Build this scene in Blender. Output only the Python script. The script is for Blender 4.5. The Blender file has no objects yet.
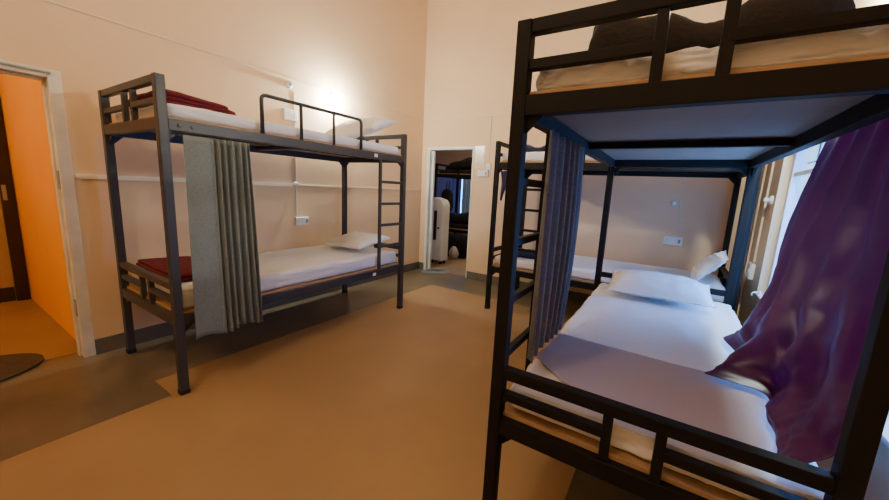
import bpy, bmesh, math, random
from mathutils import Vector, Matrix, noise
random.seed(4)
PI = math.pi
COL = bpy.context.scene.collection

# ------------------------------------------------------------------ helpers
def lin(c):
    return tuple(((v / 255) / 12.92 if v / 255 <= .04045 else ((v / 255 + .055) / 1.055) ** 2.4) for v in c) + (1,)

def mat(name, rgb, rough=.6, metal=0, spec=.5, bump=0, bscale=60, var=0, vscale=4, coords='Object', trans=0, sheen=0, detail=4, rgb2=None, stretch=None):
    m = bpy.data.materials.new(name); m.use_nodes = True
    nt = m.node_tree; b = nt.nodes['Principled BSDF']
    b.inputs['Base Color'].default_value = lin(rgb); b.inputs['Roughness'].default_value = rough
    b.inputs['Metallic'].default_value = metal; b.inputs['Specular IOR Level'].default_value = spec
    if sheen:
        b.inputs['Sheen Weight'].default_value = sheen; b.inputs['Sheen Roughness'].default_value = .4
    tc = nt.nodes.new('ShaderNodeTexCoord'); src = tc.outputs[coords]
    if stretch:
        mp = nt.nodes.new('ShaderNodeMapping'); mp.inputs['Scale'].default_value = stretch
        nt.links.new(src, mp.inputs[0]); src = mp.outputs[0]
    if var or rgb2:
        n = nt.nodes.new('ShaderNodeTexNoise'); n.inputs['Scale'].default_value = vscale; n.inputs['Detail'].default_value = detail
        nt.links.new(src, n.inputs['Vector'])
        mr = nt.nodes.new('ShaderNodeMapRange'); mr.inputs[1].default_value = .35; mr.inputs[2].default_value = .65
        nt.links.new(n.outputs['Fac'], mr.inputs[0])
        mx = nt.nodes.new('ShaderNodeMix'); mx.data_type = 'RGBA'
        a = lin(rgb); c2 = lin(rgb2) if rgb2 else tuple(v * (1 - var) for v in a[:3]) + (1,)
        mx.inputs[6].default_value = a; mx.inputs[7].default_value = c2
        nt.links.new(mr.outputs[0], mx.inputs[0]); nt.links.new(mx.outputs[2], b.inputs['Base Color'])
    if bump:
        n = nt.nodes.new('ShaderNodeTexNoise'); n.inputs['Scale'].default_value = bscale; n.inputs['Detail'].default_value = 5
        nt.links.new(src, n.inputs['Vector'])
        bp = nt.nodes.new('ShaderNodeBump'); bp.inputs['Strength'].default_value = bump; bp.inputs['Distance'].default_value = .01
        nt.links.new(n.outputs['Fac'], bp.inputs['Height']); nt.links.new(bp.outputs[0], b.inputs['Normal'])
    if trans:
        t = nt.nodes.new('ShaderNodeBsdfTranslucent'); t.inputs['Color'].default_value = lin(rgb2 or rgb)
        ms = nt.nodes.new('ShaderNodeMixShader'); ms.inputs[0].default_value = trans
        out = nt.nodes['Material Output']
        nt.links.new(b.outputs[0], ms.inputs[1]); nt.links.new(t.outputs[0], ms.inputs[2]); nt.links.new(ms.outputs[0], out.inputs[0])
    return m

def emit(name, rgb, s):
    m = bpy.data.materials.new(name); m.use_nodes = True; nt = m.node_tree
    nt.nodes.remove(nt.nodes['Principled BSDF'])
    e = nt.nodes.new('ShaderNodeEmission'); e.inputs[0].default_value = lin(rgb); e.inputs[1].default_value = s
    nt.links.new(e.outputs[0], nt.nodes['Material Output'].inputs[0]); return m

class MB:
    """collects shapes, then builds one mesh object"""
    def __init__(s): s.bm = bmesh.new()
    def box(s, x0, x1, y0, y1, z0, z1, bev=0, mtx=None):
        r = bmesh.ops.create_cube(s.bm, size=1)
        vs = r['verts']
        bmesh.ops.scale(s.bm, vec=(abs(x1 - x0), abs(y1 - y0), abs(z1 - z0)), verts=vs)
        bmesh.ops.translate(s.bm, vec=((x0 + x1) / 2, (y0 + y1) / 2, (z0 + z1) / 2), verts=vs)
        if mtx is not None: bmesh.ops.transform(s.bm, matrix=mtx, verts=vs)
        if bev:
            es = list({e for v in vs for e in v.link_edges})
            bmesh.ops.bevel(s.bm, geom=es, offset=bev, segments=2, affect='EDGES', profile=.6)
        return s
    def tube(s, pts, r, seg=10, closed=False):
        pts = [Vector(p) for p in pts]; n = len(pts); rings = []
        up = None
        for i, p in enumerate(pts):
            if closed: d = (pts[(i + 1) % n] - pts[i - 1]).normalized()
            else: d = (pts[min(i + 1, n - 1)] - pts[max(i - 1, 0)]).normalized()
            if up is None:
                up = Vector((0, 0, 1)) if abs(d.z) < .9 else Vector((1, 0, 0))
            a = d.cross(up).normalized(); b = a.cross(d).normalized(); up = b
            rr = r[i] if isinstance(r, (list, tuple)) else r
            rings.append([s.bm.verts.new(p + (a * math.cos(2 * PI * k / seg) + b * math.sin(2 * PI * k / seg)) * rr) for k in range(seg)])
        for i in range(n if closed else n - 1):
            A, B = rings[i], rings[(i + 1) % n]
            for k in range(seg): s.bm.faces.new((A[k], A[(k + 1) % seg], B[(k + 1) % seg], B[k]))
        if not closed:
            s.bm.faces.new(rings[0][::-1]); s.bm.faces.new(rings[-1])
        return s
    def lathe(s, prof, mtx=None, seg=20):
        rings = []
        for (r, z) in prof:
            rings.append([s.bm.verts.new((max(r, 1e-5) * math.cos(2 * PI * k / seg), max(r, 1e-5) * math.sin(2 * PI * k / seg), z)) for k in range(seg)])
        for A, B in zip(rings, rings[1:]):
            for k in range(seg): s.bm.faces.new((A[k], A[(k + 1) % seg], B[(k + 1) % seg], B[k]))
        s.bm.faces.new(rings[0][::-1]); s.bm.faces.new(rings[-1])
        if mtx is not None: bmesh.ops.transform(s.bm, matrix=mtx, verts=[v for R in rings for v in R])
        return s
    def poly(s, pts, h=None, axis=(0, 0, 1)):
        vs = [s.bm.verts.new(p) for p in pts]; f = s.bm.faces.new(vs)
        if h:
            r = bmesh.ops.extrude_face_region(s.bm, geom=[f])
            bmesh.ops.translate(s.bm, vec=Vector(axis) * h, verts=[v for v in r['geom'] if isinstance(v, bmesh.types.BMVert)])
        return s
    def grid(s, fn, nu, nv, closed_u=False):
        V = [[s.bm.verts.new(fn(i / nu, j / nv)) for j in range(nv + 1)] for i in range(nu + (0 if closed_u else 1))]
        m = len(V)
        for i in range(nu):
            for j in range(nv):
                s.bm.faces.new((V[i][j], V[(i + 1) % m][j], V[(i + 1) % m][j + 1], V[i][j + 1]))
        return s
    def build(s, name, m, parent=None, smooth=False, solid=0, sub=0):
        bmesh.ops.recalc_face_normals(s.bm, faces=s.bm.faces)
        me = bpy.data.meshes.new(name); s.bm.to_mesh(me); s.bm.free()
        if smooth:
            for p in me.polygons: p.use_smooth = True
        o = bpy.data.objects.new(name, me); COL.objects.link(o)
        me.materials.append(m)
        if parent is not None: o.parent = parent
        if solid:
            md = o.modifiers.new('thickness', 'SOLIDIFY'); md.thickness = solid; md.offset = 0
        if sub:
            md = o.modifiers.new('smooth', 'SUBSURF'); md.levels = sub; md.render_levels = sub
        return o

def tag(o, label, cat, group=None, kind=None):
    o['label'] = label; o['category'] = cat
    if group: o['group'] = group
    if kind: o['kind'] = kind
    return o
def thing(name, label, cat, loc=(0, 0, 0), rz=0, group=None):
    o = bpy.data.objects.new(name, None); COL.objects.link(o); o.empty_display_size = .1
    o.location = loc; o.rotation_euler = (0, 0, rz)
    return tag(o, label, cat, group)
def struct(name, mb, m, parent=None, **k):
    o = mb.build(name, m, parent, **k)
    if parent is None: o['kind'] = 'structure'
    return o
def fbm(p, sc, seed=0):
    return noise.fractal(Vector(p) * sc + Vector((seed * 7.3, seed * 3.1, seed)), 1, 2, 3)

# ------------------------------------------------------------------ materials
M = {}
M['wall'] = mat('wall_paint', (229, 196, 155), .65, var=.06, vscale=1.2, bump=.06, bscale=90)
M['orange'] = mat('corridor_paint', (236, 172, 44), .5, var=.05, vscale=2)
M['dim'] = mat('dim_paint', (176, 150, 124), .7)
M['ceil'] = mat('ceiling_paint', (225, 205, 180), .8)
M['stone'] = mat('stone_floor', (120, 107, 84), .32, var=.35, vscale=1.6, bump=.03, bscale=30, rgb2=(94, 83, 64))
M['sheetfloor'] = mat('vinyl_sheet', (168, 136, 92), .5, bump=.05, bscale=50, rgb2=(156, 124, 82), vscale=1.3)
M['skirt'] = mat('skirting_cement', (112, 104, 92), .55, var=.25, vscale=5)
M['frame'] = mat('door_frame_paint', (226, 226, 216), .45, var=.1, vscale=6)
M['framewarm'] = mat('door_frame_paint_dull', (226, 220, 206), .5, var=.15, vscale=7)
M['darkwood'] = mat('dark_wood', (44, 26, 20), .5, var=.3, vscale=9)
M['steel'] = mat('black_enamel', (29, 28, 28), .55, spec=.15, bump=.03, bscale=40)
M['cap'] = mat('rubber_cap', (24, 24, 24), .7)
M['ply'] = mat('plywood', (184, 150, 108), .6, rgb2=(156, 122, 84), vscale=8, stretch=(1, 1, 30))
M['board'] = mat('board_underside', (142, 130, 118), .6, var=.12, vscale=3)
M['white'] = mat('bed_linen', (232, 232, 232), .8, bump=.25, bscale=14, sheen=.1)
M['white2'] = mat('bed_linen_rumpled', (226, 228, 230), .8, bump=.9, bscale=12, sheen=.1)
M['pillow'] = mat('pillow_cotton', (240, 240, 240), .8, bump=.2, bscale=18)
M['red'] = mat('red_wool', (104, 4, 26), .9, bump=.3, bscale=120, rgb2=(84, 3, 20), vscale=25)
M['darkred'] = mat('dark_maroon_wool', (64, 6, 14), .9, bump=.3, bscale=120)
M['darkwool'] = mat('dark_brown_wool', (34, 28, 25), .95, bump=.5, bscale=60)
M['navy'] = mat('navy_cloth', (28, 30, 62), .85, bump=.3, bscale=60, sheen=.2)
M['plastic'] = mat('white_plastic', (238, 238, 234), .35)
M['greyplastic'] = mat('grey_plastic', (150, 152, 150), .4)
M['darkplastic'] = mat('dark_plastic', (30, 28, 28), .5)
M['casing'] = mat('conduit_casing', (224, 204, 174), .5)
M['cream'] = mat('cream_casing', (232, 218, 190), .5)
M['paper'] = mat('glossy_sheet', (238, 222, 206), .25, rgb2=(228, 202, 178), vscale=18)
M['sticker'] = mat('sticker_white', (245, 245, 245), .6)
M['bulb'] = emit('bulb_glow', (250, 252, 240), 1300)
M['bulbR'] = emit('bulb_glow_right', (240, 255, 244), 1300)
M['mat'] = mat('doormat_pile', (74, 62, 46), .95, bump=.6, bscale=150, var=.3, vscale=40)
M['hose'] = mat('hose_plastic', (150, 160, 176), .4)
M['lav'] = mat('lavender_cloth', (120, 114, 140), .8, trans=.3, rgb2=(160, 140, 150))
M['stripe'] = mat('striped_cloth', (120, 96, 80), .8)
M['coolwhite'] = mat('cooler_plastic', (232, 242, 252), .4)
M['bag'] = mat('plastic_bag', (200, 198, 192), .35)

def curtain_mat(name, rgb, rgb2, scale, stretch, trans=.1):
    m = mat(name, rgb, .85, sheen=.2, bump=.2, bscale=200)
    nt = m.node_tree; b = nt.nodes['Principled BSDF']
    tc = nt.nodes.new('ShaderNodeTexCoord'); mp = nt.nodes.new('ShaderNodeMapping'); mp.inputs['Scale'].default_value = stretch
    nt.links.new(tc.outputs['Object'], mp.inputs[0])
    v = nt.nodes.new('ShaderNodeTexVoronoi'); v.inputs['Scale'].default_value = scale
    nt.links.new(mp.outputs[0], v.inputs['Vector'])
    n = nt.nodes.new('ShaderNodeTexNoise'); n.inputs['Scale'].default_value = 6; nt.links.new(tc.outputs['Object'], n.inputs['Vector'])
    mul = nt.nodes.new('ShaderNodeMath'); mul.operation = 'MULTIPLY'
    nt.links.new(v.outputs['Distance'], mul.inputs[0]); nt.links.new(n.outputs['Fac'], mul.inputs[1])
    mr = nt.nodes.new('ShaderNodeMapRange'); mr.inputs[1].default_value = .1; mr.inputs[2].default_value = .4
    nt.links.new(mul.outputs[0], mr.inputs[0])
    mx = nt.nodes.new('ShaderNodeMix'); mx.data_type = 'RGBA'; mx.inputs[6].default_value = lin(rgb); mx.inputs[7].default_value = lin(rgb2)
    nt.links.new(mr.outputs[0], mx.inputs[0]); nt.links.new(mx.outputs[2], b.inputs['Base Color'])
    return m
M['cur'] = curtain_mat('grey_jacquard', (120, 131, 128), (112, 122, 119), 70, (1, 1, 1))
M['cur2'] = curtain_mat('dark_grey_jacquard', (98, 96, 98), (110, 108, 114), 70, (1, 1, 1))
def satin():
    m = mat('purple_satin', (78, 8, 64), .37, spec=.6, bump=.1, bscale=9)
    nt = m.node_tree; b = nt.nodes['Principled BSDF']
    t = nt.nodes.new('ShaderNodeBsdfTranslucent'); t.inputs['Color'].default_value = lin((172, 30, 140))
    ms = nt.nodes.new('ShaderNodeMixShader'); ms.inputs[0].default_value = .26
    nt.links.new(b.outputs[0], ms.inputs[1]); nt.links.new(t.outputs[0], ms.inputs[2]); nt.links.new(ms.outputs[0], nt.nodes['Material Output'].inputs[0])
    return m
M['purple'] = satin()
def glass():
    m = bpy.data.materials.new('window_glass'); m.use_nodes = True; nt = m.node_tree; nt.nodes.remove(nt.nodes['Principled BSDF'])
    t = nt.nodes.new('ShaderNodeBsdfTransparent'); t.inputs[0].default_value = (.92, .96, 1, 1)
    g = nt.nodes.new('ShaderNodeBsdfGlossy'); g.inputs['Roughness'].default_value = .05
    ms = nt.nodes.new('ShaderNodeMixShader'); ms.inputs[0].default_value = .06
    nt.links.new(t.outputs[0], ms.inputs[1]); nt.links.new(g.outputs[0], ms.inputs[2]); nt.links.new(ms.outputs[0], nt.nodes['Material Output'].inputs[0])
    return m
M['glass'] = glass()

# ------------------------------------------------------------------ setting
XL, XR, YB, YF, H = -3.337, .65, 4.402, -1.5, 4.3
T = .13
struct('floor', MB().box(XL - 2.8, XR + .2, YF - .1, 7.4, -.1, 0), M['stone'])
struct('ceiling', MB().box(XL - T, XR + .2, YF, YB + .1, H, H + .1), M['ceil'])
# left wall with the door opening y -.2 .. .65, top 1.888
D0, D1, DT = -.25, .646, 1.888
struct('wall_left', MB().box(XL - T, XL, YF, D0, 0, H).box(XL - T, XL, D1, YB, 0, H).box(XL - T, XL, D0, D1, DT, H), M['wall'])
# back wall with the doorway x -3.23 .. -2.45
BX0, BX1, BT = -3.235, -2.44, 1.90
BTH = .09
struct('wall_back', MB().box(XL - T, BX0, YB, YB + BTH, 0, H).box(BX1, XR + .2, YB, YB + BTH, 0, H).box(BX0, BX1, YB, YB + BTH, BT, H), M['wall'])
# right wall with window hole
WY0, WY1, WZ0, WZ1 = 1.15, 3.52, .60, 1.80
struct('wall_right', MB().box(XR, XR + .2, YF, WY0, 0, H).box(XR, XR + .2, WY1, YB, 0, H).box(XR, XR + .2, WY0, WY1, 0, WZ0).box(XR, XR + .2, WY0, WY1, WZ1, H), M['wall'])
struct('wall_front', MB().box(XL - T, XR + .2, YF - .1, YF, 0, H), M['wall'])
struct('baseboard_left', MB().box(XL, XL + .012, D1 + .001, YB, 0, .115, .003), M['skirt'])
struct('baseboard_back', MB().box(BX1 + .002, XR, YB - .012, YB, 0, .11, .003).box(XL + .013, BX0 - .002, YB - .012, YB, 0, .11, .003), M['skirt'])
struct('baseboard_right', MB().box(XR - .012, XR, YF, YB - .013, 0, .11, .003), M['skirt'])
# corridor behind the left wall
CX = -5.32
struct('wall_corridor_side', MB().box(CX, XL - T, .625, .72, 0, 2.6), M['orange'])
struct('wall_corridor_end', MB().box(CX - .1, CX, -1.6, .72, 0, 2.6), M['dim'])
struct('wall_corridor_near', MB().box(CX, XL - T, -1.6, -1.5, 0, 2.6), M['orange'])
struct('floor_corridor', MB().box(CX, XL - T, -1.5, .625, 0, .003), mat('corridor_floor', (146, 114, 74), .45, var=.12, vscale=3))
struct('ceiling_corridor', MB().box(CX - .1, XL - T, -1.6, .72, 2.6, 2.7), M['ceil'])
struct('baseboard_corridor', MB().box(CX, CX + .012, -1.5, .53, .0035, .14), M['darkwood'])
d = struct('door_3', MB().box(CX, CX + .05, .535, .62, 0, 2.05, .004).box(CX, CX + .05, -.3, .535, 1.98, 2.05, .004), M['darkwood'])
b = MB().box(CX + .05, CX + .075, .545, .57, .98, 1.12, .003).build('door_bolt', M['greyplastic'], d)
# room behind the back wall
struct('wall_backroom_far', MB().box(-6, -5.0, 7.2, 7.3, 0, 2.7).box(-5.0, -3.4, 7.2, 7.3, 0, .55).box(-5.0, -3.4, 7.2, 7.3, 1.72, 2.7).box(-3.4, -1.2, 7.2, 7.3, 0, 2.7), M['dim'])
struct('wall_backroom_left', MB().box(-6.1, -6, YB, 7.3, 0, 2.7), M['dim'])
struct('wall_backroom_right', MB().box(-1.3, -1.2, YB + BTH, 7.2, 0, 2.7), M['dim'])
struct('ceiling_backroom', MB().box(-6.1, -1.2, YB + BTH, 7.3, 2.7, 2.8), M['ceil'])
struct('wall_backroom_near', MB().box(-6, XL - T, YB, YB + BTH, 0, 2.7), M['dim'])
struct('floor_backroom', MB().box(-6, -1.3, YB + BTH, 7.2, 0, .004), mat('backroom_floor', (150, 128, 100), .4, var=.1, vscale=2))
# door frames
d1 = struct('door_1', MB().box(XL - T, XL + .012, .585, D1 - .001, 0, DT - .001, .004).box(XL - T, XL + .012, D0 + .001, D0 + .06, 0, DT - .001, .004)
            .box(XL - T, XL + .012, D0 + .06, .585, DT - .05, DT - .001, .004), M['framewarm'])
MB().box(XL - .09, XL - .05, .573, .585, 0, DT - .05, .003).box(XL - .09, XL - .05, D0 + .06, .573, DT - .062, DT - .05, .003).build('door_stop', M['framewarm'], d1)
MB().box(XL - .045, XL - .005, .579, .586, 1.16, 1.28, .002).build('hinge', M['greyplastic'], d1)
MB().box(XL - .045, XL - .005, .579, .586, .30, .42, .002).build('hinge', M['greyplastic'], d1)
MB().box(XL + .012, XL + .024, D0 + .06, .60, DT - .028, DT - .016, .002).build('door_track', M['greyplastic'], d1)
d2 = struct('door_2', MB().box(BX0 + .001, BX0 + .045, YB - .012, YB + BTH, 0, BT - .001, .004).box(BX1 - .018, BX1 - .001, YB - .006, YB + BTH, 0, BT - .001, .004)
            .box(BX0 + .045, BX1 - .018, YB - .012, YB + BTH, BT - .045, BT - .001, .004), M['frame'])
MB().box(BX0 + .045, BX0 + .082, YB + .05, YB + .085, 0, BT - .045, .003).build('door_stop', M['frame'], d2)
# window
w = struct('window_1', MB().box(XR + .05, XR + .11, WY0 + .001, WY0 + .05, WZ0, WZ1, .004).box(XR + .05, XR + .11, WY1 - .05, WY1 - .001, WZ0, WZ1, .004)
           .box(XR + .05, XR + .11, WY0 + .05, WY1 - .05, WZ0 + .001, WZ0 + .05, .004).box(XR + .05, XR + .11, WY0 + .05, WY1 - .05, WZ1 - .05, WZ1 - .001, .004), mat('window_frame_paint', (206, 208, 214), .45))
nW = 4
ys = [WY0 + .05 + (WY1 - WY0 - .1) * k / nW for k in range(nW + 1)]
for k in range(1, nW):
    MB().box(XR + .055, XR + .105, ys[k] - .018, ys[k] + .018, WZ0 + .05, WZ1 - .05, .003).build('mullion', M['frame'], w)
MB().box(XR + .06, XR + .10, WY0 + .05, WY1 - .05, 1.50, 1.53, .003).build('transom', M['frame'], w)
for k in range(nW):
    MB().box(XR + .078, XR + .082, ys[k] + .018, ys[k + 1] - .018, WZ0 + .05, WZ1 - .05).build('pane', M['glass'], w)
gb = MB()
for k in range(1, 17):
    y = WY0 + .05 + (WY1 - WY0 - .1) * k / 17
    gb.tube([(XR + .135, y, WZ0), (XR + .135, y, WZ1)], .005, 6)
for z in (.85, 1.1, 1.35, 1.6): gb.tube([(XR + .135, WY0, z), (XR + .135, WY1, z)], .005, 6)
gb.build('security_bars', mat('grille_iron', (70, 74, 84), .5), w)
MB().box(XR - .02, XR + .05, WY0 + .001, WY1 - .001, WZ0 + .0005, WZ0 + .02, .004).build('sill', M['frame'], w)

# vinyl sheet on the floor
fs = MB().poly([(-2.614, .75, .0005), (-2.614, 3.744, .0005), (-.225, 3.744, .0005), (-.225, YF + .05, .0005), (-2.36, YF + .05, .0005), (-2.36, .75, .0005)], .003)
tag(fs.build('floor_sheet', M['sheetfloor']), 'large plain tan vinyl sheet covering the middle of the floor', 'floor covering')

# ------------------------------------------------------------------ bunk beds
W, L = .864, 1.966
PT = .0225
def post_caps(r):
    pass
M['steel_lit'] = mat('black_enamel_lit', (60, 59, 60), .42, spec=.4, bump=.03, bscale=40)  # black enamel lightened to paint in the light caught by the left bunk
def bunk_bed(loc, rz, label, metal='steel', ladder=(1.64, 1.966), guard=(.54, 1.40), sticker=False, detail=True, L=1.966):
    r = thing('bunk_bed', label, 'bunk bed', loc, rz, 'black steel bunk beds')
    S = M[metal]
    for x in (0, W):
        for y in (0, L):
            p = MB().box(x - PT, x + PT, y - PT, y + PT, .018, 1.80, .004).build('post', S, r)
            MB().box(x - PT - .002, x + PT + .002, y - PT - .002, y + PT + .002, 0.004 if False else 0, .03, .003).build('foot_cap', M['cap'], p)
    for zc in (.457, 1.555):
        f = MB()
        z0, z1 = zc - .03, zc + .03
        for x in (0, W): f.box(x - .02, x + .02, PT, L - PT, z0, z1, .003)
        for y in (0, L): f.box(PT, W - PT, y - .02, y + .02, z0, z1, .003)
        f.box(.02, W - .02, L / 2 - .02, L / 2 + .02, z0 + .018, z0 + .05, .003)
        fo = f.build('bunk_frame', S, r)
        MB().box(.02 - .012, W - .008, .008, L - .008, z1, z1 + .016, .002).build('plywood_base', M['ply'], r)
        # painted underside panel between the beams
        MB().box(.021, W - .021, .021, L - .021, z1 - .006, z1 - .0005).build('base_underside', M['board'], r)
        if detail:
            for (x, sx) in ((0, -1), (W, 1)):
                for y in (.07, .13, L - .13, L - .07):
                    MB().lathe([(.0095, 0), (.0095, .004), (.006, .007)], Matrix.Translation((x + sx * .02, y, zc)) @ Matrix.Rotation(sx * PI / 2, 4, 'Y'), 10).build('bolt', S, fo)
            for x, sx in ((0, 1), (W, -1)):
                for y, sy in ((0, 1), (L, -1)):
                    a = .055; g = MB()
                    g.poly([(x - .003, y + sy * PT, z0), (x - .003, y + sy * (PT + a), z0), (x - .003, y + sy * PT, z0 - a)], .006, (1, 0, 0))
                    g.build('corner_brace', S, r); g = MB()
                    g.poly([(x + sx * PT, y - .003, z0), (x + sx * (PT + a), y - .003, z0), (x + sx * PT, y - .003, z0 - a)], .006, (0, 1, 0))
                    g.build('corner_brace', S, r)
        mid, top = zc + .118, (.66 if zc < 1 else 1.78)
        for y in (0, L):
            e = MB().box(PT, W - PT, y - .018, y + .018, top - .02, top + .02, .004).build('end_rail', S, r)
            bs = (.36, .50)
            m = MB().box(PT, bs[0], y - .015, y + .015, mid - .015, mid + .015, .003).box(bs[1], W - PT, y - .015, y + .015, mid - .015, mid + .015, .003)
            m.build('middle_rail', S, e)
            for x in bs:
                MB().box(x - .014, x + .014, y - .014, y + .014, z1, top - .02, .003).build('baluster', S, e)
    # guard rail on the open side
    g0, g1, gz = guard[0], guard[1], 1.83
    rr = .03
    pts = [(W, g0, 1.585), (W, g0, gz - rr)] + [(W, g0 + rr - rr * math.cos(a), gz - rr + rr * math.sin(a)) for a in (PI / 6, PI / 3)] + [(W, g0 + rr, gz)]
    pts += [(W, g1 - rr, gz)] + [(W, g1 - rr + rr * math.sin(a), gz - rr + rr * math.cos(a)) for a in (PI / 6, PI / 3)] + [(W, g1, gz - rr), (W, g1, 1.585)]
    gr = MB().tube(pts, .0125, 10).build('guard_rail', S, r, smooth=True)
    for k in (1, 2):
        y = g0 + (g1 - g0) * k / 3
        MB().tube([(W, y, 1.585), (W, y, gz)], .0115, 10).build('baluster', S, gr, smooth=True)
    # ladder
    la, lb = ladder
    st = MB()
    for y in (la, lb):
        if abs(y) > .01 and abs(y - L) > .01: st.box(W - .0125, W + .0125, y - .0125, y + .0125, .487, 1.525, .003)
    lad = st.build('ladder', S, r)
    for z in (.71, .915, 1.12, 1.325):
        MB().box(W - .012, W + .012, min(la, lb) + .012, max(la, lb) - .012, z - .013, z + .013, .003).build('rung', S, lad)
    if sticker:
        for z in (.452, 1.553):
            MB().box(W + .02, W + .0215, la - .10, la - .06, z - .012, z + .016).build('sticker', M['sticker'], r)
    return r
XBK, XFR, Y0 = -3.195, -2.331, .80
bunk_bed((XBK, Y0, 0), 0, 'black steel bunk bed standing along the left wall with grey curtain', sticker=True, metal='steel_lit')
RX, RY = .42, 3.053
bunk_bed((RX, RY, 0), PI, 'large black steel bunk bed in the right foreground beside the window')
BX, BY, LB = -1.592, 4.251, 2.085
bunk_bed((BX, BY, 0), -PI / 2, 'black steel bunk bed standing across the back wall behind the foreground bunk', ladder=(.15, .50), guard=(.57, 1.43), L=LB)

# ------------------------------------------------------------------ bedding
def mattress(x0, x1, y0, y1, z0, z1, label, m='white', amp=.004, seed=0, r=.03, sag=0):
    hx, hy, hz = (x1 - x0) / 2, (y1 - y0) / 2, (z1 - z0) / 2
    c = Vector(((x0 + x1) / 2, (y0 + y1) / 2, (z0 + z1) / 2))
    bm = bmesh.new(); bmesh.ops.create_cube(bm, size=2)
    bmesh.ops.subdivide_edges(bm, edges=bm.edges, cuts=46, use_grid_fill=True)
    r = min(r, hz * .95)
    for v in bm.verts:
        # pull samples towards the rim so the rounding gets enough faces
        q = [math.copysign(1 - (1 - abs(t)) ** 1.6, t) for t in v.co]
        p = Vector((q[0] * hx, q[1] * hy, q[2] * hz))
        i = Vector((max(-hx + r, min(hx - r, p.x)), max(-hy + r, min(hy - r, p.y)), max(-hz + r, min(hz - r, p.z))))
        n = p - i
        if n.length > 1e-6:
            n.normalize(); p = i + n * r
        else: n = Vector((0, 0, 1))
        w = max(0, min(1, (p.z + hz) / (hz * .8)))
        dsp = amp * (fbm((p.x, p.y, p.z * .6), 7, seed) + .6 * fbm((p.x * 1.6, p.y * .7, p.z), 16, seed + 5)) * w
        if abs(n.z) < .6: dsp = max(-r * .6, min(.004, 2.2 * amp * (fbm((p.x, p.y, p.z * .5), 13, seed) + .5 * fbm((p.x, p.y, p.z), 30, seed) - .15)))
        p += n * dsp
        if sag: p.z -= sag * w * max(0, 1 - abs(p.x) / hx) * 0
        if p.z < -hz: p.z = -hz
        v.co = p
    mb = MB(); mb.bm.free(); mb.bm = bm
    o = mb.build('mattress', M[m], smooth=True); o.location = c
    return tag(o, label, 'mattress', 'sheeted bunk mattresses')
LZ0, LZ1, UZ0, UZ1 = .505, .60, 1.6025, 1.675
e = .028
mattress(XBK + e, XFR - e, Y0 + e, Y0 + L - e, LZ0, LZ1 + .025, 'white sheeted mattress on the lower bunk along the left wall', seed=1)
mattress(XBK + e, XFR - e, Y0 + e, Y0 + L - e, UZ0, UZ1, 'white sheeted mattress on the upper bunk along the left wall', seed=2)
mattress(RX - W + e, RX + .018, RY - L + e, RY - e, LZ0, LZ1, 'blue-lit white sheeted mattress on the foreground lower bunk by the window', seed=3, amp=.007)
mattress(RX - W + e, RX - e, RY - L + e, RY - e, UZ0, UZ1 + .005, 'cream rumpled sheeted mattress on the foreground upper bunk, top right', 'white2', .013, 4)
mattress(BX + e, BX + LB - e, BY - W + e, BY - e, LZ0, LZ1, 'white sheeted mattress on the lower bunk across the back wall', seed=5)
mattress(BX + e, BX + LB - e, BY - W + e, BY - e, UZ0, UZ1 + .02, 'white sheeted mattress on the upper bunk across the back wall', seed=6)

# flat grey sheet folded across the foreground lower bunk
def throw():
    x0, x1 = -.405, .41
    def f(u, v):
        x = x0 + (x1 - x0) * u
        ya = 1.20 + .03 * math.sin(u * 5 + 1) + .15 * max(0, 1 - u * 5) ** 1.2; yb = 1.68 - .03 * u
        y = ya + (yb - ya) * v
        z = LZ1 + .014 + .003 * fbm((x, y, 0), 9, 3)
        ed = min(u, 1 - u)
        if ed < .03: z -= (.03 - ed) * .2
        return (x, y, z)
    o = MB().grid(f, 40, 30).build('folded_sheet', mat('grey_linen', (176, 166, 178), .85, bump=.2, bscale=14), smooth=True, solid=.004)
    tag(o, 'greyish lavender sheet laid flat across the foreground lower mattress', 'sheet')
throw()

def pillow(loc, rot, a, b, h, label, seed=0, flange=0, m='pillow', pinch=.10, creases=0):
    n = 36
    def side(sg):
        def f(u, v):
            s, t = 2 * u - 1, 2 * v - 1
            x = a * s * (1 - pinch * (1 - abs(t) ** 2) * abs(s)); y = b * t * (1 - pinch * (1 - abs(s) ** 2) * abs(t))
            k = 1 - flange
            ss, tt = min(1, abs(s) / k), min(1, abs(t) / k)
            z = h * (max(0, (1 - ss ** 2.4)) * max(0, (1 - tt ** 2.4))) ** .5
            wr = .10 * h * fbm((x, y, sg), 14, seed) * (1 if z > 0 else .3)
            if creases: wr += .09 * h * math.sin(22 * x / a + 3 * t) * (1 - tt ** 2) if tt < 1 and ss < 1 else 0
            edge = 0 if max(abs(s), abs(t)) > .999 else 1
            if sg < 0: z *= .55
            z = sg * (z + .0015 + wr * min(1, z / h * 4 + .15)) * edge
            if flange and max(abs(s), abs(t)) > k: z += .006 * math.sin(40 * (s + t)) * 1
            return (x, y, z)
        return f
    mb = MB().grid(side(1), n, n).grid(side(-1), n, n)
    bmesh.ops.remove_doubles(mb.bm, verts=mb.bm.verts, dist=.0004)
    o = mb.build('pillow', M[m], smooth=True)
    o.location = loc; o.rotation_euler = rot
    return tag(o, label, 'pillow', 'bunk pillows')
pillow((-2.70, 2.50, .715), (math.radians(11), math.radians(-3), math.radians(-8)), .31, .20, .07, 'white cotton pillow lying at the far end of the left lower bunk', 1)
pillow((-2.74, 2.53, 1.815), (math.radians(20), math.radians(-7), math.radians(4)), .36, .19, .10, 'white pillow propped at the far end of the left upper bunk', 2)
pillow((-.01, 2.79, .684), (math.radians(9), 0, math.radians(2)), .315, .20, .085, 'bluish white pillow with flat border on the foreground lower bunk', 3, flange=.09, pinch=.04)
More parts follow.
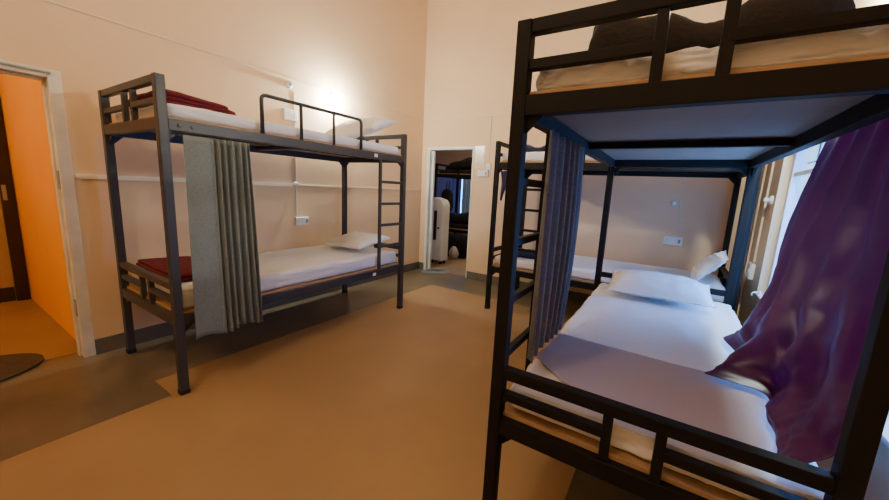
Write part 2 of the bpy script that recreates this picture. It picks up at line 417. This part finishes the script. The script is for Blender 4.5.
pillow((.33, 3.64, .75), (math.radians(4), math.radians(-48), math.radians(-6)), .165, .215, .06, 'cream gathered pillow leaning at the right end of the back-wall bunk', 4, flange=.06, pinch=.05, creases=1)

def folded(name, loc, rz, w, dp, layers, t, m, label, cat, seed=0, group=None, taper=0, noise_amp=.006, m2=None):
    """a blanket folded into a stack: serpentine profile swept along its depth"""
    prof = []; x0, x1 = -w / 2, w / 2
    for k in range(layers):
        z = t * (k + .5); rng = [i / 14 for i in range(15)]
        ins = .012 * ((k * 37) % 3)
        xs = [x0 + ins + (x1 - x0 - 2 * ins) * q for q in rng]
        if k % 2: xs.reverse()
        prof += [(x, z) for x in xs]
        if k < layers - 1:
            sx = 1 if k % 2 == 0 else -1; xe = xs[-1]
            prof += [(xe + sx * t * .5 * math.sin(a), z + t * .5 - t * .5 * math.cos(a)) for a in (PI * .25, PI * .5, PI * .75)]
    nv = 22
    def f(u, v):
        i = u * (len(prof) - 1); a = int(min(i, len(prof) - 2)); q = i - a
        x = prof[a][0] * (1 - q) + prof[a + 1][0] * q; z = prof[a][1] * (1 - q) + prof[a + 1][1] * q
        y = (v - .5) * dp
        sc = 1 - taper * max(0, (x - x0) / w) ** 2
        ed = 1 - .35 * max(0, (abs(v - .5) * 2 - .8) / .2) ** 2
        z = z * sc * ed + noise_amp * fbm((x, y, z * 3), 6, seed) * (z / (t * layers))
        return (x + noise_amp * fbm((x, y, z), 5, seed + 3), y + noise_amp * 1.5 * fbm((z * 9, x, 0), 5, seed + 9) * (1 if v in (0, 1) else .5), z + .006)
    o = MB().grid(f, len(prof) - 1, nv).build(name, m, smooth=True, solid=t * .72)
    o.location = loc; o.rotation_euler = (0, 0, rz)
    return tag(o, label, cat, group)
folded('folded_blanket', (-2.74, 1.05, UZ1 + .002), 0 + PI / 2, .36, .52, 3, .03, M['red'], 'folded red blanket on the near end of the left upper bunk', 'blanket', 1, 'red folded blankets', .30)
rb = folded('folded_blanket', (-2.86, 1.02, LZ1 + .031), PI / 2 - .04, .31, .68, 2, .024, M['red'], 'folded red blanket on the near end of the left lower bunk', 'blanket', 2, 'red folded blankets', .15)

# rumpled dark blanket on the foreground upper bunk
def heap(name, loc, rz, sx, sy, hfun, m, label, cat, seed=0, amp=.02, ridge=0, nu=60, nv=36):
    def f(u, v):
        s, t = 2 * u - 1, 2 * v - 1
        d = max(abs(s), abs(t)); 
        env = max(0, 1 - abs(s) ** 24) ** .3 * max(0, 1 - abs(t) ** 4) ** .4
        h = hfun(s) * env
        z = h * (1 - .12 * t) + amp * (fbm((s * sx, t * sy, 0), 6, seed) + .5 * fbm((s * sx * 2, t * sy, 1), 14, seed)) * env
        if ridge: z += ridge * math.sin(9 * s + 4 * t + 2 * fbm((s, t, 0), 2, seed)) * env
        wob = 1 + .06 * fbm((s, t, 2), 2, seed)
        return (s * sx * wob, t * sy * wob, max(z, .003))
    mb = MB().grid(f, nu, nv)
    # flat underside
    mb.grid(lambda u, v: ((2 * u - 1) * sx * (1 + .06 * fbm((2 * u - 1, 2 * v - 1, 2), 2, seed)), (2 * v - 1) * sy * (1 + .06 * fbm((2 * u - 1, 2 * v - 1, 2), 2, seed)), .001), nu, nv)
    bmesh.ops.remove_doubles(mb.bm, verts=mb.bm.verts, dist=.0025)
    o = mb.build(name, m, smooth=True); o.location = loc; o.rotation_euler = (0, 0, rz)
    return tag(o, label, cat)
def hp(s):
    pts = [(-1, .17), (-.7, .172), (-.35, .15), (-.05, .118), (.15, .118), (.35, .15), (.6, .19), (.8, .19), (1, .13)]
    for (a, b), (c, d_) in zip(pts, pts[1:]):
        if s <= c:
            q = (s - a) / (c - a); q = q * q * (3 - 2 * q); return b + (d_ - b) * q
    return .1
heap('rumpled_blanket', (.0, 1.46, UZ1 + .026), .02, .31, .20, hp, M['darkwool'], 'dark brown rumpled blanket heaped on the foreground upper bunk, top right', 'blanket', 5, .008, .010)
heap('folded_cloth', (-1.16, 3.62, UZ1 + .024), 0, .24, .12, lambda s: .07 + .02 * math.sin(5 * s), M['navy'], 'navy cloth heaped on the upper bunk across the back wall', 'cloth', 7, .012)
heap('folded_cloth', (-1.22, 3.66, LZ1 + .004), .1, .18, .14, lambda s: .075, M['navy'], 'navy cloth heaped on the lower bunk across the back wall', 'cloth', 8, .012)
# navy garment hanging from the back bunk
def hang():
    def f(u, v):
        z = 1.50 - .30 * v; wd = .09 * (1 - .75 * v ** 1.5)
        return (-1.50 + (u - .35) * wd + .01 * math.sin(v * 5), 3.352 + .010 * math.sin(u * 9 + v * 2), z)
    tag(MB().grid(f, 14, 20).build('hanging_garment', M['navy'], smooth=True, solid=.003), 'navy cloth hanging below the upper bunk beside the back-wall socket', 'cloth')
hang()

# ------------------------------------------------------------------ curtains
def left_curtain():
    def f(u, v):
        z = 1.505 - v * 1.165
        y0 = .868 - .01 * v; y1 = 1.215 + .04 * v
        # near third hangs flat, the rest gathers into pleats
        y = y0 + (y1 - y0) * u
        k = max(0, min(1, (u - .36) / .08))
        x = -2.270 + .004 * math.sin(u * 9 + v * 2) * (1 - k) + k * (.017 + .006 * v) * math.sin((u - .36) * 2 * PI * 9.3 + .9 * math.sin(u * 13) + .6 * math.sin(v * 3)) + .012 * v * math.sin(u * 6)
        z += .012 * math.sin(u * 11) * v
        return (x, y, z)
    c = MB().grid(f, 150, 40).build('bunk_curtain', M['cur'], smooth=True, solid=.002)
    tag(c, 'grey patterned curtain hanging at the near end of the left bunk', 'curtain', 'grey bunk curtains')
    MB().tube([(XFR + .032, .83, 1.515), (XFR + .032, 2.4, 1.515)], .004, 8).build('curtain_wire', M['steel'], c)
left_curtain()
def right_curtain():
    def f(u, v):
        z = 1.512 - v * .885
        y0 = 1.235 + .03 * v; y1 = 1.75 + .09 * math.sin(v * PI) - .05 * v
        y = y0 + (y1 - y0) * u
        x = -.394 - .012 * v + (.010 + .006 * v) * math.sin(u * 2 * PI * 6.2 + 1.3 * math.sin(u * 8 + 1) + .5 * math.sin(v * 4)) + .005 * math.sin(u * 7 + 2)
        return (x, y, max(z, .628))
    c = MB().grid(f, 160, 36).build('bunk_curtain', M['cur2'], smooth=True, solid=.002)
    tag(c, 'dark grey pleated curtain hanging beside the ladder of the foreground bunk', 'curtain', 'grey bunk curtains')
    MB().tube([(-.405, 1.12, 1.517), (-.405, 3.02, 1.517)], .0035, 8).build('curtain_wire', M['steel'], c)
right_curtain()

def catmull(P, t):
    n = len(P) - 1; i = min(int(t * n), n - 1); q = t * n - i
    p0, p1, p2, p3 = P[max(i - 1, 0)], P[i], P[i + 1], P[min(i + 2, n)]
    return tuple(.5 * (2 * b + (c - a) * q + (2 * a - 5 * b + 4 * c - d_) * q * q + (3 * b - a - 3 * c + d_) * q ** 3) for a, b, c, d_ in zip(p0, p1, p2, p3))
def purple():
    ys_ = lambda a, b: [a + (b - a) * k / 7 for k in range(8)]
    def row(z, x, a, b): return [(xx, y, z) for xx, y in zip(x, ys_(a, b))]
    rows = [
        row(1.735, [.515] * 8, 1.28, 1.95),
        row(1.52, [.505, .505, .505, .50, .50, .50, .50, .50], 1.28, 2.06),
        row(1.30, [.50, .50, .50, .495, .49, .485, .49, .50], 1.28, 2.24),
        row(1.08, [.495, .49, .485, .475, .465, .465, .475, .50], 1.27, 2.36),
        row(.90, [.465, .46, .455, .445, .425, .43, .45, .50], 1.20, 2.34),
        [(.415, 1.14, .77), (.435, 1.33, .77), (.42, 1.46, .77), (.40, 1.60, .76), (.35, 1.72, .75), (.37, 1.92, .75), (.40, 2.14, .75), (.50, 2.27, .77)],
        [(.375, 1.115, .675), (.372, 1.24, .68), (.372, 1.38, .68), (.39, 1.60, .665), (.275, 1.66, .665), (.385, 1.84, .665), (.36, 2.11, .68), (.485, 2.18, .69)],
        [(.335, 1.115, .620), (.340, 1.22, .632), (.345, 1.35, .632), (.365, 1.56, .632), (.200, 1.60, .640), (.365, 1.77, .632), (.305, 2.13, .632), (.455, 2.13, .634)],
    ]
    def f(u, v):
        P = [catmull(r, u) for r in rows]
        x, y, z = catmull(P, v)
        k = math.sin(min(1, v * 1.3) * PI * .5) * (1 - max(0, v - .9) * 6) * (1 - u ** 5)
        x += .017 * (.5 + .5 * k) * (1 - .7 * max(0, v - .75) * 4) * (1 - u ** 6) * math.sin(u * 2 * PI * 4.6 + 1.5 * v + 2 * fbm((u, v * 2, 0), 2, 1)) + .014 * k * fbm((u * 3, v * 1.2, 0), 2, 3)
        x += .012 * v * fbm((u * 2, v * 3, 1), 2.5, 9) - .01
        z += .006 * fbm((u * 4, v * 4, 0), 2, 5) * max(0, (v - .6)) * 2
        cr = .014 * max(0, min(1, (v - .45) * 3)) * (1 - max(0, v - .93) * 10) * (1 - u ** 6)
        x += cr * (fbm((y * 2.2 + z, z * 2.2 - y, 0), 4, 12) + .5 * math.sin(26 * (y * .7 + z)))
        t = max(0, min(1, (y - 1.17) / .03))
        return (x, max(y, 1.114), max(z, .614 + .016 * t))
    c = MB().grid(f, 130, 90).build('window_curtain', M['purple'], smooth=True, solid=.0015)
    MB().tube([(.535, 1.2, 1.752), (.535, 3.5, 1.752)], .008, 10).tube([(.535, 1.22, 1.752), (XR - .002, 1.22, 1.752)], .006, 8).tube([(.535, 3.48, 1.752), (XR - .002, 3.48, 1.752)], .006, 8).build('curtain_rod', M['steel'], c)
    tag(c, 'shiny dark purple satin curtain spilling from the window onto the foreground lower bunk', 'curtain')
purple()

# ------------------------------------------------------------------ wall fittings
def conduit(pts, label, m='casing', w=.012, t=.009, ax=0):
    mb = MB()
    for (a, b) in zip(pts, pts[1:]):
        lo = [min(a[i], b[i]) for i in range(3)]; hi = [max(a[i], b[i]) for i in range(3)]
        for i in range(3):
            if hi[i] - lo[i] < 1e-6: lo[i] -= w / 2; hi[i] += w / 2
        if ax == 0:
            s = a[0]; lo[0], hi[0] = (s, s + t) if s < 0 else (s - t, s)
        else: lo[1], hi[1] = a[1] - t, a[1]
        mb.box(lo[0], hi[0], lo[1], hi[1], lo[2], hi[2], .002)
    tag(mb.build('mounted_conduit', M[m]), label, 'conduit', 'wall wiring conduits')
ZC = 2.285
conduit([(XL, YF, ZC), (XL, YB - .01, ZC)], 'thin beige conduit running high along the left wall to the corner')
conduit([(XL, D1 + .01, 1.25), (XL, 2.2, 1.25)], 'cream casing strip at half height on the left wall behind the bunk', 'cream', .03, .014)
conduit([(XL, 2.28, 1.252), (XL, YB - .001, 1.252)], 'faint thin ledge line at half height by the left lower bunk pillow', 'casing', .014, .008)
conduit([(XL, 2.25, 2.17), (XL, 2.25, 1.99)], 'short vertical conduit joining round holder to the upper switchboard', 'cream', .016)
conduit([(XL, 2.25, 1.88), (XL, 2.25, .93)], 'vertical beige conduit above the left lower bunk socket', 'casing', .014)
conduit([(XL + .012, YB, ZC), (XR - .012, YB, ZC)], 'thin beige conduit running high across the back wall', ax=1)
conduit([(-2.20, YB, ZC - .007), (-2.20, YB, 1.60)], 'vertical beige conduit above the switchboard beside the white doorway', ax=1)
conduit([(.075, YB, ZC - .007), (.075, YB, .915)], 'vertical beige conduit above the back wall socket', w=.014, ax=1)
for k, (y, lab) in enumerate(((4.22, 'beige vertical conduit on right wall nearest the back corner'), (4.06, 'beige vertical conduit on right wall between two like it'), (3.80, 'beige vertical conduit on right wall just above the white socket box'))):
    conduit([(XR, y, H), (XR, y, (.0, .0, .70)[k] + .115)], lab, w=.02, t=.014)

def switchboard(loc, rz, w, h, n, label):
    """faces local +X"""
    t = thing('switchboard', label, 'socket', loc, rz, 'white wall sockets')
    MB().box(0, .028, -w / 2, w / 2, -h / 2, h / 2, .004).build('box', M['plastic'], t)
    p = MB().box(.028, .032, -w / 2 + .006, w / 2 - .006, -h / 2 + .006, h / 2 - .006, .001).build('face_plate', M['plastic'], t)
    for k in range(n):
        y = -w / 2 + w * (k + .5) / n
        if k == 0:
            for (dy, dz, r) in ((0, .012, .004), (-.012, -.008, .003), (.012, -.008, .003)):
                MB().lathe([(r, 0), (r, .001)], Matrix.Translation((.0321, y + dy, dz)) @ Matrix.Rotation(PI / 2, 4, 'Y'), 10).build('socket_hole', M['darkplastic'], p)
        else:
            MB().box(.032, .038, y - .011, y + .011, -.02, .02, .002).build('switch', M['greyplastic'] if k % 2 == 0 else M['plastic'], p)
    return t
switchboard((XL, 2.20, 1.935), 0, .15, .11, 2, 'white switchboard on the left wall behind the upper guard rail')
switchboard((XL, 2.30, .875), 0, .15, .085, 3, 'white socket on the left wall above the lower bunk mattress')
switchboard((-2.27, YB, 1.525), -PI / 2, .16, .085, 3, 'wide white switchboard beside the white back doorway')
switchboard((-2.19, YB, 1.615), -PI / 2, .07, .085, 1, 'small square white switch box just above the switchboard by the doorway')
switchboard((.055, YB, .865), -PI / 2, .17, .09, 3, 'white socket on the back wall above the leaning pillow')
switchboard((XR, 3.82, .735), PI, .15, .13, 2, 'white socket box on the right wall beside the window')

def holder(loc, rot, label, r=.035):
    t = thing('bulb_socket', label, 'lamp holder', loc, 0, 'round white lamp holders'); t.rotation_euler = rot
    MB().lathe([(r, 0), (r, .008), (r * .8, .018), (r * .55, .022)], None, 20).build('base_plate', M['plastic'], t, smooth=True)
    MB().lathe([(r * .5, .022), (r * .5, .05), (r * .42, .052)], None, 16).build('holder_cup', M['plastic'], t, smooth=True)
    return t
RX90 = (0, PI / 2, 0)
holder((XL, 2.20, 2.22), RX90, 'empty round white lamp holder just left of the lit bulb')
holder((XL, 2.25, 1.26), RX90, 'round white fitting on the left wall under the upper bunk', .028)
holder((.01, YB, 1.265), (PI / 2, 0, 0), 'round white fitting on the back wall above the socket', .03)
holder((XR, 3.62, 1.33), (0, -PI / 2, 0), 'round white fitting on the right wall beside the window', .035)
def bulb(loc, sgn, m, label, tilt):
    t = thing('light_bulb', label, 'light bulb', loc, 0)
    R_ = Matrix.Rotation(sgn * tilt, 4, 'Y')
    MB().lathe([(.036, 0), (.036, .008), (.026, .02), (.02, .024), (.02, .052), (.016, .055)], R_, 18).build('lamp_holder', M['plastic'], t, smooth=True)
    prof = [(.013, .055), (.014, .066), (.022, .082), (.029, .10), (.0315, .116), (.029, .132), (.020, .144), (.008, .1495)]
    MB().lathe(prof, R_, 20).build('bulb_globe', m, t, smooth=True)
bulb((XL, 2.72, 2.25), 1, M['bulb'], 'glowing bulb on the left wall above the left upper bunk', PI * .68)
bulb((XR, 2.18, 2.24), -1, M['bulbR'], 'glowing bulb on the right wall above the foreground upper bunk', PI * .68)
# hook beneath the right socket
hk = MB().lathe([(.018, 0), (.018, .006), (.008, .008)], Matrix.Translation((XR, 3.42, .63)) @ Matrix.Rotation(-PI / 2, 4, 'Y'), 14)
hk.tube([(XR - .006, 3.42, .63), (XR - .04, 3.42, .63), (XR - .05, 3.42, .615), (XR - .045, 3.42, .60)], .005, 8)
tag(hk.build('wall_hook', M['plastic'], smooth=True), 'small white hook on the right wall below the socket box', 'hook')
tag(MB().box(-2.42, -2.27, YB - .003, YB - .0005, 1.60, 1.90).build('wall_notice', M['paper']), 'blank glossy pale sheet stuck to the wall right of the back doorway', 'notice')

# ------------------------------------------------------------------ doorway, corridor and back room things
dm = MB().poly([(.27 * math.cos(2 * PI * k / 40), .40 * math.sin(2 * PI * k / 40), .0035) for k in range(40)], .012)
o = dm.build('doormat', M['mat']); o.location = (-3.53, .03, 0)
tag(o, 'dark oval doormat in the left doorway', 'doormat')
pts = []
for k in range(72):
    a = 2 * PI * k / 24; rr = 1 - .10 * (k / 24)
    dx, dy = .14 * rr * math.cos(a), .23 * rr * math.sin(a)
    pts.append((-2.98 + dx * .8 + dy * .55, 4.37 + dy * .8 - dx * .5, .0075 + .012 * (k / 24)))
tag(MB().tube(pts, .0065, 8).build('coiled_hose', M['hose'], smooth=True), 'coil of blue-grey hose lying on the floor at the back doorway', 'hose')

def cooler():
    t = thing('air_cooler', 'tall white air cooler on castors just inside the back doorway', 'air cooler', (-3.325, 5.02, 0), math.radians(-4))
    x0, x1, y0, y1 = -.13, .115, -.15, .04
    # body: side profile with a rounded top, extruded along y
    pr = [(x0, .07), (x1, .07), (x1, 1.0)] + [(x1 - .12 + .12 * math.cos(a), 1.0 + .12 * math.sin(a)) for a in (PI / 8, PI / 4, 3 * PI / 8)] + [(x1 - .12, 1.12), (x0 + .05, 1.14), (x0, 1.11)]
    MB().poly([(x, y0, z) for x, z in pr], y1 - y0, (0, 1, 0)).build('body', M['coolwhite'], t)
    g = MB().box(x0 + .065, x0 + .125, y0 - .008, y0, .42, .92, .002).build('grille', M['darkplastic'], t)
    MB().box(x0 + .02, x1 - .01, y0 - .006, y0 + .0005, .10, .30, .004).build('water_tank', M['coolwhite'], t)
    MB().lathe([(.018, 0), (.018, .014)], Matrix.Translation((x0 + .17, y0, .63)) @ Matrix.Rotation(PI / 2, 4, 'X'), 12).build('knob', M['darkplastic'], t)
    for x in (x0 + .04, x1 - .04):
        for y in (y0 + .04, y1 - .04):
            MB().tube([(x - .012, y, .030), (x + .012, y, .030)], .026, 14).box(x - .015, x + .015, y - .012, y + .012, .05, .07).build('castor', M['darkplastic'], t)
cooler()
bunk_bed((-2.6, 6.85, 0), -PI / 2 - PI, 'dark bunk bed in the dim room beyond the back doorway', detail=False) if False else None
bb = bunk_bed((-4.20, 6.90, 0), -PI / 2, 'dark bunk bed in the dim room beyond the back doorway', detail=False)
mattress(-4.17, -2.27, 6.07, 6.87, LZ0, LZ1, 'mattress on lower bunk in the dim room beyond the doorway', 'darkwool', seed=11)
mattress(-4.17, -2.27, 6.07, 6.87, UZ0, UZ1, 'mattress on upper bunk in the dim room beyond the doorway', 'darkwool', seed=12)
M['black'] = mat('black_cloth', (22, 21, 24), .9, bump=.4, bscale=40)
heap('rumpled_blanket', (-3.60, 6.36, UZ1 + .01), 0, .42, .24, lambda s: .10 + .14 * max(0, min(1, (s + 1) * .9)), M['black'], 'black blanket heaped on the upper bunk beyond the back doorway', 'blanket', 21, .03)
heap('rumpled_blanket', (-3.50, 6.36, LZ1 + .01), 0, .44, .26, lambda s: .22 + .05 * math.sin(3 * s), M['black'], 'black blanket heaped on the lower bunk beyond the back doorway', 'blanket', 22, .03)
# dark bundle on the floor before that bunk
heap('duffel_bag', (-3.50, 5.78, .004), 0, .30, .18, lambda s: .42, M['black'], 'black bag standing on the floor of the room beyond the doorway', 'bag', 23, .03)
# backpack hanging from the upper bunk
def backpack():
    t = thing('hanging_backpack', 'black backpack hanging from the bunk beyond the back doorway', 'backpack', (-3.84, 5.93, .82))
    def f(u, v):
        a = u * 2 * PI; z = v * .48; k = (1 - abs(2 * v - 1) ** 4) ** .5 if 0 < v < 1 else 0
        k = max(k, .05) * (1 - .22 * v)
        return (.155 * k * math.copysign(abs(math.cos(a)) ** .7, math.cos(a)), .075 * k * math.copysign(abs(math.sin(a)) ** .7, math.sin(a)), z)
    MB().grid(f, 28, 18, True).build('bag_body', M['black'], t, smooth=True)
    MB().tube([(-.03, 0, .47), (-.03, .02, .62), (.03, .02, .62), (.03, 0, .47)], .008, 8).build('strap', M['black'], t)
    MB().box(-.09, .09, -.095, -.06, .08, .24, .02).build('front_pocket', M['black'], t)
backpack()
def bag():
    def f(u, v):
        a = u * 2 * PI; k = math.sin(PI * (.12 + .86 * v)) ** .6
        r_ = .09 * k * (1 + .12 * math.sin(5 * a + 3 * v))
        return (r_ * math.cos(a), r_ * math.sin(a) * .8, .004 + .24 * v)
    o = MB().grid(f, 30, 14, True).build('plastic_bag', M['bag'], smooth=True); o.location = (-3.34, 5.48, 0)
    tag(o, 'crumpled pale plastic bag on the floor behind the air cooler', 'bag')
bag()
def flat_curtain(x0, x1, y, z0, z1, m, label, n):
    def f(u, v):
        return (x0 + (x1 - x0) * u, y + .025 * math.sin(u * 2 * PI * n), z0 + (z1 - z0) * v)
    tag(MB().grid(f, 16 * n, 8).build('window_curtain', m, smooth=True, solid=.002), label, 'curtain')
flat_curtain(-5.0, -4.22, 7.12, .5, 1.75, M['lav'], 'lavender curtain over the far window seen through the back doorway', 7)
M['stripe'] = mat('brown_curtain_cloth', (196, 172, 148), .8, trans=.3, rgb2=(190, 170, 150))
flat_curtain(-4.20, -3.75, 7.12, .5, 1.75, M['stripe'], 'brownish pleated curtain at the far window seen through the back doorway', 5)

# ------------------------------------------------------------------ light
scn = bpy.context.scene
wd = bpy.data.worlds.new('sky'); scn.world = wd; wd.use_nodes = True
bg = wd.node_tree.nodes['Background']; bg.inputs[0].default_value = (.13, .38, 1, 1); bg.inputs[1].default_value = 9.0
def lamp(name, kind, loc, power, rgb, rot=(0, 0, 0), **k):
    l = bpy.data.lights.new(name, kind); l.energy = power; l.color = lin(rgb)[:3]
    for a, v in k.items(): setattr(l, a, v)
    o = bpy.data.objects.new(name, l); COL.objects.link(o); o.location = loc; o.rotation_euler = rot
    return o
pw = lamp('window_portal', 'AREA', (XR + .26, (WY0 + WY1) / 2, (WZ0 + WZ1) / 2), 1, (255, 255, 255), (0, PI / 2, 0), shape='RECTANGLE', size=WZ1 - WZ0, size_y=WY1 - WY0)
pw.data.cycles.is_portal = True
pb = lamp('far_window_portal', 'AREA', (-4.2, 7.34, 1.13), 1, (255, 255, 255), (-PI / 2, 0, 0), shape='RECTANGLE', size=1.6, size_y=1.17)
pb.data.cycles.is_portal = True
lamp('corridor_lamp', 'POINT', (-4.2, -.9, 2.3), 28, (255, 212, 132), shadow_soft_size=.06)
lamp('backroom_fill', 'POINT', (-2.7, 5.6, 2.45), 20, (255, 236, 210), shadow_soft_size=.06)  # unseen fill light added to brighten the back room and cooler
lamp('room_fill', 'POINT', (-1.3, -.6, 3.7), 42, (255, 236, 212), shadow_soft_size=.12)  # unseen fill light added high overhead to lift the whole room

# ------------------------------------------------------------------ camera
cam = bpy.data.cameras.new('camera'); co = bpy.data.objects.new('camera', cam); COL.objects.link(co)
F, PITCH, ROLL, YAW, CH, CU, CV = 348.19, 9.5136, 2.9127, 31.7415, 1.2887, 451.838, 247.715
cam.sensor_fit = 'HORIZONTAL'; cam.sensor_width = 36; cam.lens = 36 * F / 889
cam.shift_x = (444.5 - CU) / 889; cam.shift_y = (CV - 250) / 889
cam.clip_start = .02
a, b_, c_ = [math.radians(t) for t in (PITCH, ROLL, YAW)]
fw = Vector((-math.sin(c_) * math.cos(a), math.cos(c_) * math.cos(a), -math.sin(a)))
rt = Vector((math.cos(c_), math.sin(c_), 0)); up = rt.cross(fw)
r2 = rt * math.cos(b_) + up * math.sin(b_); u2 = -rt * math.sin(b_) + up * math.cos(b_)
mt = Matrix((r2, u2, -fw)).transposed().to_4x4(); mt.translation = Vector((0, 0, CH))
co.matrix_world = mt
scn.camera = co
scn.view_settings.view_transform = 'AgX'
scn.view_settings.look = 'AgX - Base Contrast'
scn.view_settings.exposure = 0.62
